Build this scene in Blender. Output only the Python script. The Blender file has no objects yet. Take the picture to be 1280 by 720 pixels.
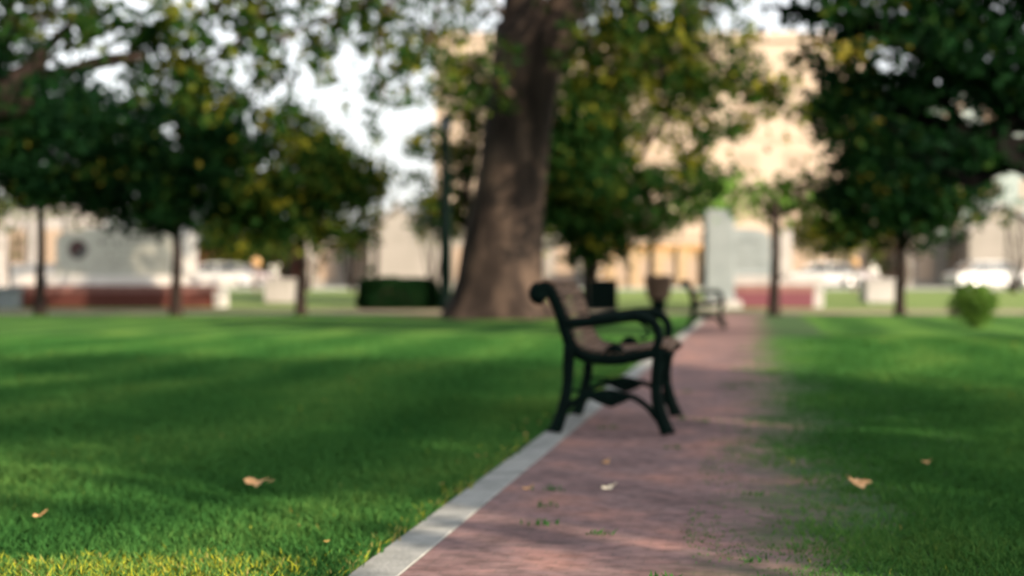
import bpy, math, random
from mathutils import Vector, Matrix, noise
import numpy as np

R = math.radians
S = bpy.context.scene
COL = S.collection
F = 1778.0          # focal length in photo pixels (50 mm on 36 mm, 1280 px wide)
CH = 0.9            # camera height

def at(px, py, d):
    return Vector(((px - 640) / F * d, d, CH + (350 - py) / F * d))
def gx(px, d):
    return (px - 640) / F * d
def smooth(a, b, t):
    t = max(0.0, min(1.0, (t - a) / (b - a))); return t * t * (3 - 2 * t)
def gz(y):
    return 0.36 * smooth(44, 62, y)

# ------------------------------------------------------------------ materials
def new_mat(name):
    m = bpy.data.materials.new(name); m.use_nodes = True
    nt = m.node_tree; b = nt.nodes['Principled BSDF']
    return m, nt, b
def noise_node(nt, scale, detail=4, rough=.6, coord='Object', stretch=None):
    tc = nt.nodes.new('ShaderNodeTexCoord'); n = nt.nodes.new('ShaderNodeTexNoise')
    n.inputs['Scale'].default_value = scale; n.inputs['Detail'].default_value = detail
    n.inputs['Roughness'].default_value = rough
    if stretch:
        mp = nt.nodes.new('ShaderNodeMapping'); mp.inputs['Scale'].default_value = stretch
        nt.links.new(tc.outputs[coord], mp.inputs[0]); nt.links.new(mp.outputs[0], n.inputs['Vector'])
    else:
        nt.links.new(tc.outputs[coord], n.inputs['Vector'])
    return n
def ramp(nt, src, stops):
    r = nt.nodes.new('ShaderNodeValToRGB')
    els = r.color_ramp.elements
    while len(els) < len(stops): els.new(.5)
    for e, (p, c) in zip(els, stops):
        e.position = p; e.color = (*c, 1) if len(c) == 3 else c
    nt.links.new(src, r.inputs[0]); return r
def mat_noise(name, stops, scale=3, rough=.8, bump=.0, bscale=None, stretch=None, detail=5, coord='Object', metallic=0):
    m, nt, b = new_mat(name)
    n = noise_node(nt, scale, detail, .6, coord, stretch)
    r = ramp(nt, n.outputs['Fac'], stops)
    nt.links.new(r.outputs[0], b.inputs['Base Color'])
    b.inputs['Roughness'].default_value = rough; b.inputs['Specular IOR Level'].default_value = .08 if rough > .65 else .4; b.inputs['Metallic'].default_value = metallic
    if bump:
        n2 = noise_node(nt, bscale or scale * 4, 5, .6, coord, stretch)
        bp = nt.nodes.new('ShaderNodeBump'); bp.inputs['Strength'].default_value = bump
        bp.inputs['Distance'].default_value = .03
        nt.links.new(n2.outputs['Fac'], bp.inputs['Height']); nt.links.new(bp.outputs[0], b.inputs['Normal'])
    return m
def two(c, k=.75, a=.3, z=.7):
    return [(a, tuple(x * k for x in c)), (z, c)]

def leaf_mat(name, stops, trans=.35):
    m = bpy.data.materials.new(name); m.use_nodes = True
    nt = m.node_tree; nt.nodes.clear()
    out = nt.nodes.new('ShaderNodeOutputMaterial')
    at_ = nt.nodes.new('ShaderNodeAttribute'); at_.attribute_name = 'tint'
    r = ramp(nt, at_.outputs['Fac'], stops)
    d = nt.nodes.new('ShaderNodeBsdfPrincipled'); d.inputs['Roughness'].default_value = .8
    d.inputs['Specular IOR Level'].default_value = .03
    t = nt.nodes.new('ShaderNodeBsdfTranslucent')
    hs = nt.nodes.new('ShaderNodeHueSaturation'); hs.inputs['Value'].default_value = 1.6
    hs.inputs['Saturation'].default_value = 1.1
    hs.inputs['Hue'].default_value = .472
    mx = nt.nodes.new('ShaderNodeMixShader'); mx.inputs[0].default_value = trans
    nt.links.new(r.outputs[0], d.inputs['Base Color']); nt.links.new(r.outputs[0], hs.inputs['Color'])
    nt.links.new(hs.outputs[0], t.inputs['Color'])
    nt.links.new(d.outputs[0], mx.inputs[1]); nt.links.new(t.outputs[0], mx.inputs[2])
    nt.links.new(mx.outputs[0], out.inputs[0])
    return m

M = {}
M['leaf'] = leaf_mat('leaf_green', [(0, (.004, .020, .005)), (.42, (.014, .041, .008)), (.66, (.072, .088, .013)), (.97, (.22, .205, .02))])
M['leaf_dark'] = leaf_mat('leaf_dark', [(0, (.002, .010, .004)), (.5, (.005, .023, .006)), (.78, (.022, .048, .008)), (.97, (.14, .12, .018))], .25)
M['leaf_gold'] = leaf_mat('leaf_gold', [(0, (.02, .045, .012)), (.4, (.05, .08, .016)), (.75, (.15, .14, .02)), (1, (.36, .29, .035))], .45)
M['leaf_pale'] = leaf_mat('leaf_pale', [(0, (.045, .10, .02)), (.6, (.09, .18, .035)), (1, (.17, .26, .05))], .4)
M['leaf_rust'] = leaf_mat('leaf_rust', [(0, (.05, .03, .018)), (.6, (.11, .05, .03)), (1, (.2, .10, .04))], .3)
M['glow_orange'] = leaf_mat('glow_orange', [(0, (.25, .10, .01)), (.6, (.5, .24, .02)), (1, (.7, .42, .05))], .3)
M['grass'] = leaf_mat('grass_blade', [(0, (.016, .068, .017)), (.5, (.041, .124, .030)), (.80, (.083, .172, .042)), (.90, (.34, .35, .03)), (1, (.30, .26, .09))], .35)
M['bark'] = mat_noise('bark', [(.32, (.008, .0062, .0055)), (.5, (.024, .0178, .0148)), (.66, (.066, .047, .036))], 1.6, .9, .8, 14, (1, 1, .35))
M['bark_dark'] = mat_noise('bark_dark', [(.3, (.008, .006, .005)), (.7, (.028, .020, .017))], 4, .9, .5, 20, (1, 1, .3))
M['iron'] = mat_noise('painted_iron', [(.3, (.001, .0035, .003)), (.7, (.002, .0075, .006))], 12, .6, .15, 60)
M['iron'].node_tree.nodes['Principled BSDF'].inputs['Specular IOR Level'].default_value = .03
M['slat'] = mat_noise('bench_wood', [(.3, (.055, .029, .017)), (.5, (.10, .055, .034)), (.7, (.17, .10, .062))], 6, .6, .2, 30, (8, .8, 8))
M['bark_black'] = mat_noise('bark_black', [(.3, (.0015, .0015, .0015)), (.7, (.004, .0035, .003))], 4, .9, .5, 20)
M['curb'] = mat_noise('kerb_concrete', [(.3, (.16, .17, .165)), (.5, (.235, .245, .238)), (.72, (.31, .32, .31))], 5, .85, .3, 60)
M['concrete'] = mat_noise('pavement_concrete', [(.3, (.16, .135, .10)), (.7, (.30, .25, .19))], .8, .9, .2, 30)
M['asphalt'] = mat_noise('asphalt', [(.3, (.04, .04, .042)), (.7, (.065, .063, .062))], 1.2, .9, .2, 50)
M['stone'] = mat_noise('sign_stone', [(.3, (.33, .33, .29)), (.7, (.42, .415, .37))], 2.2, .8, .1, 30)
M['stone_grey'] = mat_noise('sign_stone_grey', [(.3, (.14, .162, .168)), (.7, (.185, .21, .215))], 2.2, .8, .1, 30)
M['stone_white'] = mat_noise('white_stone', [(.3, (.23, .22, .21)), (.7, (.31, .295, .285))], 1.6, .75, .1, 30)
M['stone_pink'] = mat_noise('pink_cap', two((.17, .09, .08)), 3, .8)
M['stone_shade_lift'] = mat_noise('white_stone_shade_lift', [(.3, (.46, .44, .42)), (.7, (.60, .575, .55))], 1.6, .75, .1, 30)  # white_stone again, lightened to make up for shade on the left sign
M['letter'] = mat_noise('letter_grey', two((.085, .09, .08)), 5, .6)
M['emblem_red'] = mat_noise('emblem_red', two((.055, .012, .012)), 5, .6)
M['emblem_grey'] = mat_noise('emblem_grey', two((.07, .07, .068)), 5, .6)
M['facade'] = mat_noise('facade_peach', [(.35, (.33, .265, .205)), (.7, (.39, .32, .255))], .15, .85, .05, 6)
M['facade_band'] = mat_noise('facade_band', two((.35, .28, .215), .9), .4, .8)
M['cream'] = mat_noise('cream_render', [(.3, (.18, .17, .15)), (.7, (.23, .215, .195))], .5, .85)
M['tan'] = mat_noise('tan_render', [(.3, (.26, .19, .115)), (.7, (.32, .24, .15))], .5, .85)
M['ochre'] = mat_noise('ochre_trim', two((.42, .22, .07)), 1, .8)
M['greywall'] = mat_noise('grey_panels', two((.20, .25, .24)), .4, .6)
M['roof'] = mat_noise('roof_dark', two((.16, .14, .12)), 1, .8)
M['glass'] = mat_noise('window_glass', two((.27, .205, .15), .9), .5, .5)
M['glass_dark'] = mat_noise('dark_glass', two((.02, .025, .028)), .5, .08)
M['carwhite'] = mat_noise('car_paint_white', two((.45, .45, .45), .96), 1, .25)
M['carsilver'] = mat_noise('car_paint_silver', two((.36, .31, .32), .9), 1, .3, metallic=.3)
M['rubber'] = mat_noise('tyre_rubber', two((.018, .018, .018)), 6, .85)
M['chrome'] = mat_noise('wheel_metal', two((.45, .45, .45)), 6, .3, metallic=.9)
M['amber'] = mat_noise('amber_lens', two((.42, .25, .11)), 6, .3)
M['lens'] = mat_noise('lamp_lens', two((.75, .74, .7)), 6, .2)
M['binbrown'] = mat_noise('bin_brown', two((.085, .058, .042)), 12, .7, .2, 40, (6, 6, .4))
M['soil'] = mat_noise('soil', [(.3, (.055, .035, .02)), (.7, (.13, .085, .045))], 2, .95, .5, 20)
M['dryleaf'] = mat_noise('dry_leaf', [(.3, (.34, .17, .07)), (.7, (.62, .40, .21))], 30, .7)
M['dryleaf_dull'] = mat_noise('dry_leaf_dull', [(.3, (.22, .15, .05)), (.7, (.42, .30, .10))], 30, .7)
M['dryleaf_pale'] = mat_noise('dry_leaf_pale', [(.3, (.6, .5, .35)), (.7, (.8, .72, .55))], 30, .7)

def brick_mat(name, c1, c2, mortar, scale, rough=.85):
    m, nt, b = new_mat(name)
    tc = nt.nodes.new('ShaderNodeTexCoord'); br = nt.nodes.new('ShaderNodeTexBrick')
    br.inputs['Scale'].default_value = scale
    br.inputs['Color1'].default_value = (*c1, 1); br.inputs['Color2'].default_value = (*c2, 1)
    br.inputs['Mortar'].default_value = (*mortar, 1); br.inputs['Mortar Size'].default_value = .012
    nt.links.new(tc.outputs['Object'], br.inputs['Vector'])
    nt.links.new(br.outputs['Color'], b.inputs['Base Color']); b.inputs['Roughness'].default_value = rough; b.inputs['Specular IOR Level'].default_value = .08
    return m, nt, b, br
M['brick_red'] = brick_mat('sign_brick_red', (.075, .018, .013), (.06, .015, .011), (.07, .025, .02), 5)[0]
M['brick_maroon'] = brick_mat('sign_brick_maroon', (.13, .028, .048), (.10, .023, .038), (.11, .04, .05), 5)[0]

# brick path; the last half metre on its right is grown over with grass and soil
def path_mat():
    m, nt, b = new_mat('path_brick')
    L = nt.links.new; N = nt.nodes.new
    tc = N('ShaderNodeTexCoord')
    sep = N('ShaderNodeSeparateXYZ'); L(tc.outputs['Object'], sep.inputs[0])
    br = N('ShaderNodeTexBrick'); br.inputs['Scale'].default_value = 4.6
    br.inputs['Color1'].default_value = (.225, .138, .138, 1); br.inputs['Color2'].default_value = (.195, .130, .132, 1)
    br.inputs['Mortar'].default_value = (.17, .118, .115, 1); br.inputs['Mortar Size'].default_value = .018
    br.inputs['Mortar Smooth'].default_value = .3; br.inputs['Bias'].default_value = .1
    L(tc.outputs['Object'], br.inputs['Vector'])
    n1 = N('ShaderNodeTexNoise'); n1.inputs['Scale'].default_value = 1.7; n1.inputs['Detail'].default_value = 6
    L(tc.outputs['Object'], n1.inputs['Vector'])
    r1 = ramp(nt, n1.outputs['Fac'], [(.30, (.50, .50, .50)), (.5, (.92, .92, .92)), (.68, (1.35, 1.12, .95))])
    mul = N('ShaderNodeMixRGB'); mul.blend_type = 'MULTIPLY'; mul.inputs[0].default_value = 1
    L(br.outputs['Color'], mul.inputs[1]); L(r1.outputs[0], mul.inputs[2])
    # fine stains
    n3 = N('ShaderNodeTexNoise'); n3.inputs['Scale'].default_value = 14; n3.inputs['Detail'].default_value = 5
    L(tc.outputs['Object'], n3.inputs['Vector'])
    r3 = ramp(nt, n3.outputs['Fac'], [(.33, (.55, .55, .52)), (.55, (1, 1, 1)), (.75, (1.25, 1.2, 1.15))])
    mul3 = N('ShaderNodeMixRGB'); mul3.blend_type = 'MULTIPLY'; mul3.inputs[0].default_value = .8
    L(mul.outputs[0], mul3.inputs[1]); L(r3.outputs[0], mul3.inputs[2])
    # overgrowth: starts near x=0.95, complete at x=1.75
    n2 = N('ShaderNodeTexNoise'); n2.inputs['Scale'].default_value = 3.0; n2.inputs['Detail'].default_value = 8
    n2.inputs['Roughness'].default_value = .7
    L(tc.outputs['Object'], n2.inputs['Vector'])
    mr = N('ShaderNodeMapRange'); mr.inputs['From Min'].default_value = .75; mr.inputs['From Max'].default_value = 2.1
    L(sep.outputs['X'], mr.inputs['Value'])
    ad = N('ShaderNodeMath'); ad.operation = 'ADD'; L(mr.outputs[0], ad.inputs[0]); L(n2.outputs['Fac'], ad.inputs[1])
    r2 = ramp(nt, ad.outputs[0], [(.62, (0, 0, 0)), (1.0, (1, 1, 1))])
    gn = N('ShaderNodeTexNoise'); gn.inputs['Scale'].default_value = 9; gn.inputs['Detail'].default_value = 4
    L(tc.outputs['Object'], gn.inputs['Vector'])
    gr = ramp(nt, gn.outputs['Fac'], [(.3, (.020, .060, .016)), (.55, (.036, .078, .024)), (.75, (.075, .085, .038))])
    mx = N('ShaderNodeMixRGB'); L(r2.outputs[0], mx.inputs[0]); L(mul3.outputs[0], mx.inputs[1]); L(gr.outputs[0], mx.inputs[2])
    L(mx.outputs[0], b.inputs['Base Color']); b.inputs['Roughness'].default_value = .85; b.inputs['Specular IOR Level'].default_value = .15
    bp = N('ShaderNodeBump'); bp.inputs['Strength'].default_value = .5; bp.inputs['Distance'].default_value = .01
    L(n3.outputs['Fac'], bp.inputs['Height']); L(bp.outputs[0], b.inputs['Normal'])
    return m
M['path'] = path_mat()

def lawn_mat():
    m, nt, b = new_mat('lawn_turf')
    L = nt.links.new; N = nt.nodes.new
    a = noise_node(nt, .55, 6, .62); r = ramp(nt, a.outputs['Fac'], [(.3, (.026, .088, .020)), (.5, (.044, .124, .026)), (.7, (.080, .170, .034))])
    c = noise_node(nt, 22, 5, .7); r2 = ramp(nt, c.outputs['Fac'], [(.3, (.45, .45, .45)), (.7, (1.45, 1.4, 1.3))])
    mul = N('ShaderNodeMixRGB'); mul.blend_type = 'MULTIPLY'; mul.inputs[0].default_value = .8
    L(r.outputs[0], mul.inputs[1]); L(r2.outputs[0], mul.inputs[2]); sp = N('ShaderNodeSeparateXYZ'); tc = N('ShaderNodeTexCoord'); L(tc.outputs['Object'], sp.inputs[0])
    m1 = N('ShaderNodeMath'); m1.operation = 'MULTIPLY_ADD'; m1.inputs[1].default_value = -.17; L(sp.outputs['Y'], m1.inputs[0]); L(sp.outputs['X'], m1.inputs[2])
    m2 = N('ShaderNodeMath'); m2.operation = 'MULTIPLY_ADD'; m2.inputs[1].default_value = 2 * math.pi / 1.7; L(m1.outputs[0], m2.inputs[0])
    wn = noise_node(nt, .35, 3, .5); m3 = N('ShaderNodeMath'); m3.operation = 'MULTIPLY'; m3.inputs[1].default_value = 7; L(wn.outputs['Fac'], m3.inputs[0]); L(m3.outputs[0], m2.inputs[2])
    m4 = N('ShaderNodeMath'); m4.operation = 'SINE'; L(m2.outputs[0], m4.inputs[0])
    m5 = N('ShaderNodeMath'); m5.operation = 'MULTIPLY_ADD'; m5.inputs[1].default_value = .5; m5.inputs[2].default_value = .5; L(m4.outputs[0], m5.inputs[0])
    st = ramp(nt, m5.outputs[0], [(.15, (.72, .80, .78)), (.85, (1.6, 1.38, 1.35))])
    mul2 = N('ShaderNodeMixRGB'); mul2.blend_type = 'MULTIPLY'; mul2.inputs[0].default_value = 1; L(mul.outputs[0], mul2.inputs[1]); L(st.outputs[0], mul2.inputs[2])
    L(mul2.outputs[0], b.inputs['Base Color'])
    b.inputs['Roughness'].default_value = .9; b.inputs['Specular IOR Level'].default_value = .04
    bp = N('ShaderNodeBump'); bp.inputs['Strength'].default_value = .8; bp.inputs['Distance'].default_value = .04
    c2 = noise_node(nt, 40, 3, .6); L(c2.outputs['Fac'], bp.inputs['Height']); L(bp.outputs[0], b.inputs['Normal'])
    return m
M['lawn'] = lawn_mat()
M['lawn_far'] = mat_noise('far_turf', [(.3, (.10, .16, .045)), (.7, (.16, .21, .07))], .5, .9, .5, 20)

# ------------------------------------------------------------------ mesh helpers
class MB:
    def __init__(s): s.v = []; s.f = []; s.sm = []
    def add(s, v, f, sm=False):
        o = len(s.v); s.v += [tuple(p) for p in v]; s.f += [tuple(i + o for i in q) for q in f]; s.sm += [sm] * len(f); return s
    def box(s, c, size, rot=None, bev=0.0):
        hx, hy, hz = [k / 2 for k in size]; c = Vector(c)
        if bev <= 0:
            pts = [Vector((x, y, z)) for z in (-hz, hz) for x, y in ((-hx, -hy), (hx, -hy), (hx, hy), (-hx, hy))]
            fs = [(3, 2, 1, 0), (4, 5, 6, 7), (0, 1, 5, 4), (1, 2, 6, 5), (2, 3, 7, 6), (3, 0, 4, 7)]
        else:
            b = bev; pts = []; fs = []
            for z, i in ((-hz, b), (-hz + b, 0), (hz - b, 0), (hz, b)):
                x, y = hx - i, hy - i; q = b
                pts += [Vector(p) for p in ((-x + q, -y, z), (x - q, -y, z), (x, -y + q, z), (x, y - q, z), (x - q, y, z), (-x + q, y, z), (-x, y - q, z), (-x, -y + q, z))]
            for k in range(3):
                for j in range(8):
                    a = k * 8 + j; d = k * 8 + (j + 1) % 8; fs.append((a, d, d + 8, a + 8))
            fs.append(tuple(range(7, -1, -1))); fs.append(tuple(range(24, 32)))
        if rot: pts = [rot @ p for p in pts]
        return s.add([p + c for p in pts], fs)
    def tube(s, pts, rad, seg=8, cap=True, flat=1.0, wob=0, seed=0):
        pts = [Vector(p) for p in pts]; n = len(pts)
        if not hasattr(rad, '__len__'): rad = [rad] * n
        V = []; prev = None
        for i, p in enumerate(pts):
            t = (pts[min(i + 1, n - 1)] - pts[max(i - 1, 0)]).normalized()
            if prev is None:
                a = Vector((0, 1, 0)) if abs(t.y) < .9 else Vector((1, 0, 0))
                u = (a - t * a.dot(t)).normalized()
            else:
                u = (prev - t * prev.dot(t)).normalized()
            prev = u; w = t.cross(u)
            for k in range(seg):
                an = 2 * math.pi * k / seg; r = rad[i]
                if wob: r *= 1 + wob * noise.noise(Vector((math.cos(an) * 1.5 + seed, math.sin(an) * 1.5, i * .35)))
                V.append(p + u * math.cos(an) * r * flat + w * math.sin(an) * r)
        Fc = [(i * seg + k, i * seg + (k + 1) % seg, (i + 1) * seg + (k + 1) % seg, (i + 1) * seg + k) for i in range(n - 1) for k in range(seg)]
        if cap: Fc += [tuple(range(seg - 1, -1, -1)), tuple(range((n - 1) * seg, n * seg))]
        return s.add(V, Fc, True)
    def lathe(s, prof, c=(0, 0, 0), seg=16):
        V = [(c[0] + r * math.cos(2 * math.pi * k / seg), c[1] + r * math.sin(2 * math.pi * k / seg), c[2] + z) for r, z in prof for k in range(seg)]
        n = len(prof)
        Fc = [(i * seg + k, i * seg + (k + 1) % seg, (i + 1) * seg + (k + 1) % seg, (i + 1) * seg + k) for i in range(n - 1) for k in range(seg)]
        Fc += [tuple(range(seg - 1, -1, -1)), tuple(range((n - 1) * seg, n * seg))]
        return s.add(V, Fc, True)
    def prism(s, poly, y0, y1):   # polygon in x,z extruded along y
        n = len(poly)
        V = [(x, y0, z) for x, z in poly] + [(x, y1, z) for x, z in poly]
        Fc = [tuple(range(n)), tuple(range(2 * n - 1, n - 1, -1))] + [(i, i + n, (i + 1) % n + n, (i + 1) % n) for i in range(n)]
        return s.add(V, Fc)
    def build(s, name, mat, parent=None, loc=None):
        me = bpy.data.meshes.new(name); me.from_pydata(s.v, [], s.f)
        me.polygons.foreach_set('use_smooth', s.sm); me.materials.append(mat)
        me.validate(); me.update()
        o = bpy.data.objects.new(name, me); COL.objects.link(o)
        if parent: o.parent = parent
        if loc: o.location = loc
        return o
def tag(o, label=None, cat=None, group=None, kind=None):
    if label: o['label'] = label
    if cat: o['category'] = cat
    if group: o['group'] = group
    if kind: o['kind'] = kind
    return o
def empty(name, loc, rz=0):
    o = bpy.data.objects.new(name, None); COL.objects.link(o); o.location = loc; o.rotation_euler = (0, 0, rz)
    o.empty_display_size = .3; return o
def copy_tree(o, parent=None):
    c = o.copy(); COL.objects.link(c)
    if parent: c.parent = parent
    for ch in o.children: copy_tree(ch, c)
    return c
def crom(pts, n=6):
    P = [Vector(p) for p in pts]; P = [P[0] * 2 - P[1]] + P + [P[-1] * 2 - P[-2]]; out = []
    for i in range(1, len(P) - 2):
        for k in range(n):
            t = k / n; a, b, c, d = P[i - 1], P[i], P[i + 1], P[i + 2]
            out.append(.5 * ((2 * b) + (c - a) * t + (2 * a - 5 * b + 4 * c - d) * t * t + (3 * b - a - 3 * c + d) * t ** 3))
    out.append(P[-2]); return out

def leaf_mesh(name, pos, tint, size, mat, rng, parent=None, up=0.3, org=(0, 0, 0)):
    n = len(pos)
    ax = rng.normal(size=(n, 3)); ax /= np.linalg.norm(ax, axis=1)[:, None]
    b = rng.normal(size=(n, 3)); b[:, 2] += up
    b -= ax * (b * ax).sum(1)[:, None]; b /= np.linalg.norm(b, axis=1)[:, None]
    sz = size * rng.uniform(.6, 1.3, n)[:, None]
    nn = np.cross(ax, b)
    p0 = pos - ax * sz * .5; p2 = pos + ax * sz * .5
    p1 = pos + b * sz * .36 + nn * sz * .08; p3 = pos - b * sz * .36 + nn * sz * .08
    V = np.stack([p0, p1, p2, p3], 1).reshape(-1, 3) - np.array(org)
    me = bpy.data.meshes.new(name)
    me.vertices.add(4 * n); me.vertices.foreach_set('co', V.ravel())
    me.loops.add(4 * n); me.loops.foreach_set('vertex_index', np.arange(4 * n))
    me.polygons.add(n); me.polygons.foreach_set('loop_start', np.arange(n) * 4); me.polygons.foreach_set('loop_total', np.full(n, 4))
    a = me.attributes.new('tint', 'FLOAT', 'FACE'); a.data.foreach_set('value', np.clip(tint, 0, 1).astype(np.float32))
    me.materials.append(mat); me.update(); me.validate()
    o = bpy.data.objects.new(name, me); COL.objects.link(o)
    if parent: o.parent = parent
    return o
def cloud(blobs, per, clump_r, dens, rng, gold=0.0):
    """leaf positions: clumps scattered in ellipsoids. blobs: (centre, (rx,ry,rz), gold bias)"""
    P = []; T = []
    for bl in blobs:
        c, r = bl[0], bl[1]; g = bl[2] if len(bl) > 2 else 0
        dn = bl[3] if len(bl) > 3 else 1.0
        vol = r[0] * r[1] * r[2] * 4.19
        k = max(2, int(vol * dens * dn))
        d = rng.normal(size=(k, 3)); d /= np.linalg.norm(d, axis=1)[:, None]
        rad = rng.uniform(.15, 1, k)[:, None] ** .45
        cc = np.array(c) + d * rad * np.array(r)
        ct = rng.normal(.34 + g, .16, k) + (rng.random(k) < gold) * .35
        for j in range(k):
            m = int(per * rng.uniform(.5, 1.4))
            rr = clump_r * rng.uniform(.6, 1.3)
            P.append(cc[j] + rng.normal(size=(m, 3)) * rr * np.array([1, 1, .6]))
            T.append(ct[j] + rng.normal(0, .12, m))
    return np.concatenate(P), np.concatenate(T)

def limb(mb, a, b, r0, r1, rnd, sag=.12, seg=7, n=7, wob=.0):
    a, b = Vector(a), Vector(b); L = (b - a).length
    off = Vector((rnd.uniform(-1, 1), rnd.uniform(-1, 1), rnd.uniform(-.3, 1))) * L * sag
    pts = crom([a, a.lerp(b, .35) + off, a.lerp(b, .7) + off * .6, b], 3)
    m = len(pts) - 1
    mb.tube(pts, [r0 + (r1 - r0) * i / m for i in range(m + 1)], seg, wob=wob)
    return pts

def tree(name, label, cat, base, r, fork, blobs, per=30, dens=8.0, clump=.3, size=.22, mat='leaf', seed=1, group=None, gold=.06, bark='bark_dark', lean=(0, 0), twigs=14, extra=None):
    rnd = random.Random(seed); rng = np.random.default_rng(seed)
    root = empty(name, base); tag(root, label, cat, group)
    org = Vector(base); mb = MB()
    top = Vector((lean[0], lean[1], fork))
    tr = crom([(0, 0, -.1), (lean[0] * .12, lean[1] * .1, fork * .25), (lean[0] * .45 + .03, lean[1] * .5, fork * .6), top], 4)
    m = len(tr) - 1
    mb.tube(tr, [r * (1.0 + .75 * math.exp(-i * 1.1)) * (1 - .3 * i / m) for i in range(m + 1)], 12, wob=.12, seed=seed)
    ends = []
    for bl in blobs:
        c = Vector(bl[0]) - org
        if bl[1][0] < .5: continue
        pts = limb(mb, tr[-1 - rnd.randint(0, 2)], c, r * .55, r * .15, rnd)
        ends.append((pts, bl, c))
    for i in range(twigs):
        pts, bl, c = rnd.choice(ends) if ends else (tr, blobs[0], top)
        d = Vector((rnd.gauss(0, 1), rnd.gauss(0, 1), rnd.gauss(.2, .8))).normalized()
        e = c + Vector((d.x * bl[1][0], d.y * bl[1][1], d.z * bl[1][2])) * rnd.uniform(.5, .9)
        limb(mb, pts[rnd.randint(len(pts) // 3, len(pts) - 1)], e, r * .16, r * .05, rnd, seg=5)
    if extra: extra(mb, org, rnd)
    mb.build('trunk', M[bark], root)
    P, T = cloud(blobs, per, clump, dens, rng, gold)
    leaf_mesh('crown', P, T, size, M[mat], rng, root, org=tuple(org))
    return root

# ------------------------------------------------------------------ setting: ground
def strip(name, x0, x1, y0, y1, z, mat, nx=1, ny=1, kind='structure', use_gz=True):
    V = []; Fc = []
    for j in range(ny + 1):
        y = y0 + (y1 - y0) * j / ny
        for i in range(nx + 1):
            V.append((x0 + (x1 - x0) * i / nx, y, (gz(y) if use_gz else 0) + z))
    for j in range(ny):
        for i in range(nx):
            a = j * (nx + 1) + i; Fc.append((a, a + 1, a + nx + 2, a + nx + 1))
    o = MB().add(V, Fc).build(name, M[mat]); tag(o, kind=kind); return o

ys = [-60, -10, 0] + list(range(2, 44, 2)) + list(range(44, 64)) + [70, 80, 100, 150, 300, 900]
V = []; Fc = []
for y in ys:
    for x in (-700, -60, -20, 0, 20, 60, 700): V.append((x, y, gz(y)))
for j in range(len(ys) - 1):
    for i in range(6):
        a = j * 7 + i; Fc.append((a, a + 1, a + 8, a + 7))
lawn = MB().add(V, Fc, True).build('lawn', M['lawn']); tag(lawn, kind='structure')
strip('pavement', -70, 70, 37.2, 42.2, .004, 'concrete')
strip('verge', -70, 70, 42.2, 75, .008, 'lawn_far', ny=40)
strip('road', -160, 160, 77, 87, .012, 'asphalt', ny=2)
tag(MB().box((0, 76.9, .36 + .03), (320, .2, .26)).build('road_kerb', M['curb']), kind='structure')
strip('far_pavement', -160, 160, 88, 120, .02, 'concrete', ny=2)

# the path: runs from left edge line (kerb) towards the vanishing point; local frame x = across, y = along
PD = Vector((.17, 1, 0)).normalized(); PA = math.atan2(-PD.x, PD.y)     # rotation about z
def path_pt(u, v):       # u across to the right from kerb inner edge, v along
    o = Vector(((706 - 640) / F * 8.0, 8.0, 0)); nrm = Vector((PD.y, -PD.x, 0))
    return o + nrm * u + PD * (v)
pr = empty('tmp', path_pt(0, 0)); bpy.data.objects.remove(pr)
V = []; Fc = []; vs = [-12 + i * .5 for i in range(84)]
for v in vs:
    V.append((0, v, 0)); V.append((.95, v, 0)); V.append((2.2 + .25 * noise.noise(Vector((v * .8, 0, 3))), v, 0))
for j in range(len(vs) - 1):
    for i in range(2):
        a = j * 3 + i; Fc.append((a, a + 1, a + 4, a + 3))
p = MB().add(V, Fc).build('path', M['path'], loc=path_pt(0, 0) + Vector((0, 0, .012))); p.rotation_euler.z = PA
tag(p, kind='structure')
mb = MB()
for i in range(27):
    v = -12 + i * 1.5
    mb.box((-.078, v + .75, -.020), (.150, 1.488, .07), bev=.003)
k = mb.build('kerb', M['curb'], loc=path_pt(0, 0)); k.rotation_euler.z = PA; tag(k, kind='structure')

# soil ring under the big tree
mb = MB(); V = [(0, 0, .016)]
for i in range(48):
    a = i / 48 * 2 * math.pi; r = 1.9 + .25 * math.sin(3 * a) + .2 * noise.noise(Vector((math.cos(a) * 2, math.sin(a) * 2, 0)))
    V.append((r * 1.25 * math.cos(a), r * math.sin(a), .010))
mb.add(V, [(0, i + 1, (i + 1) % 48 + 1) for i in range(48)])
s = mb.build('tree_soil', M['soil'], loc=(gx(622, 33.8), 34.2, 0)); tag(s, kind='structure')

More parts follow.
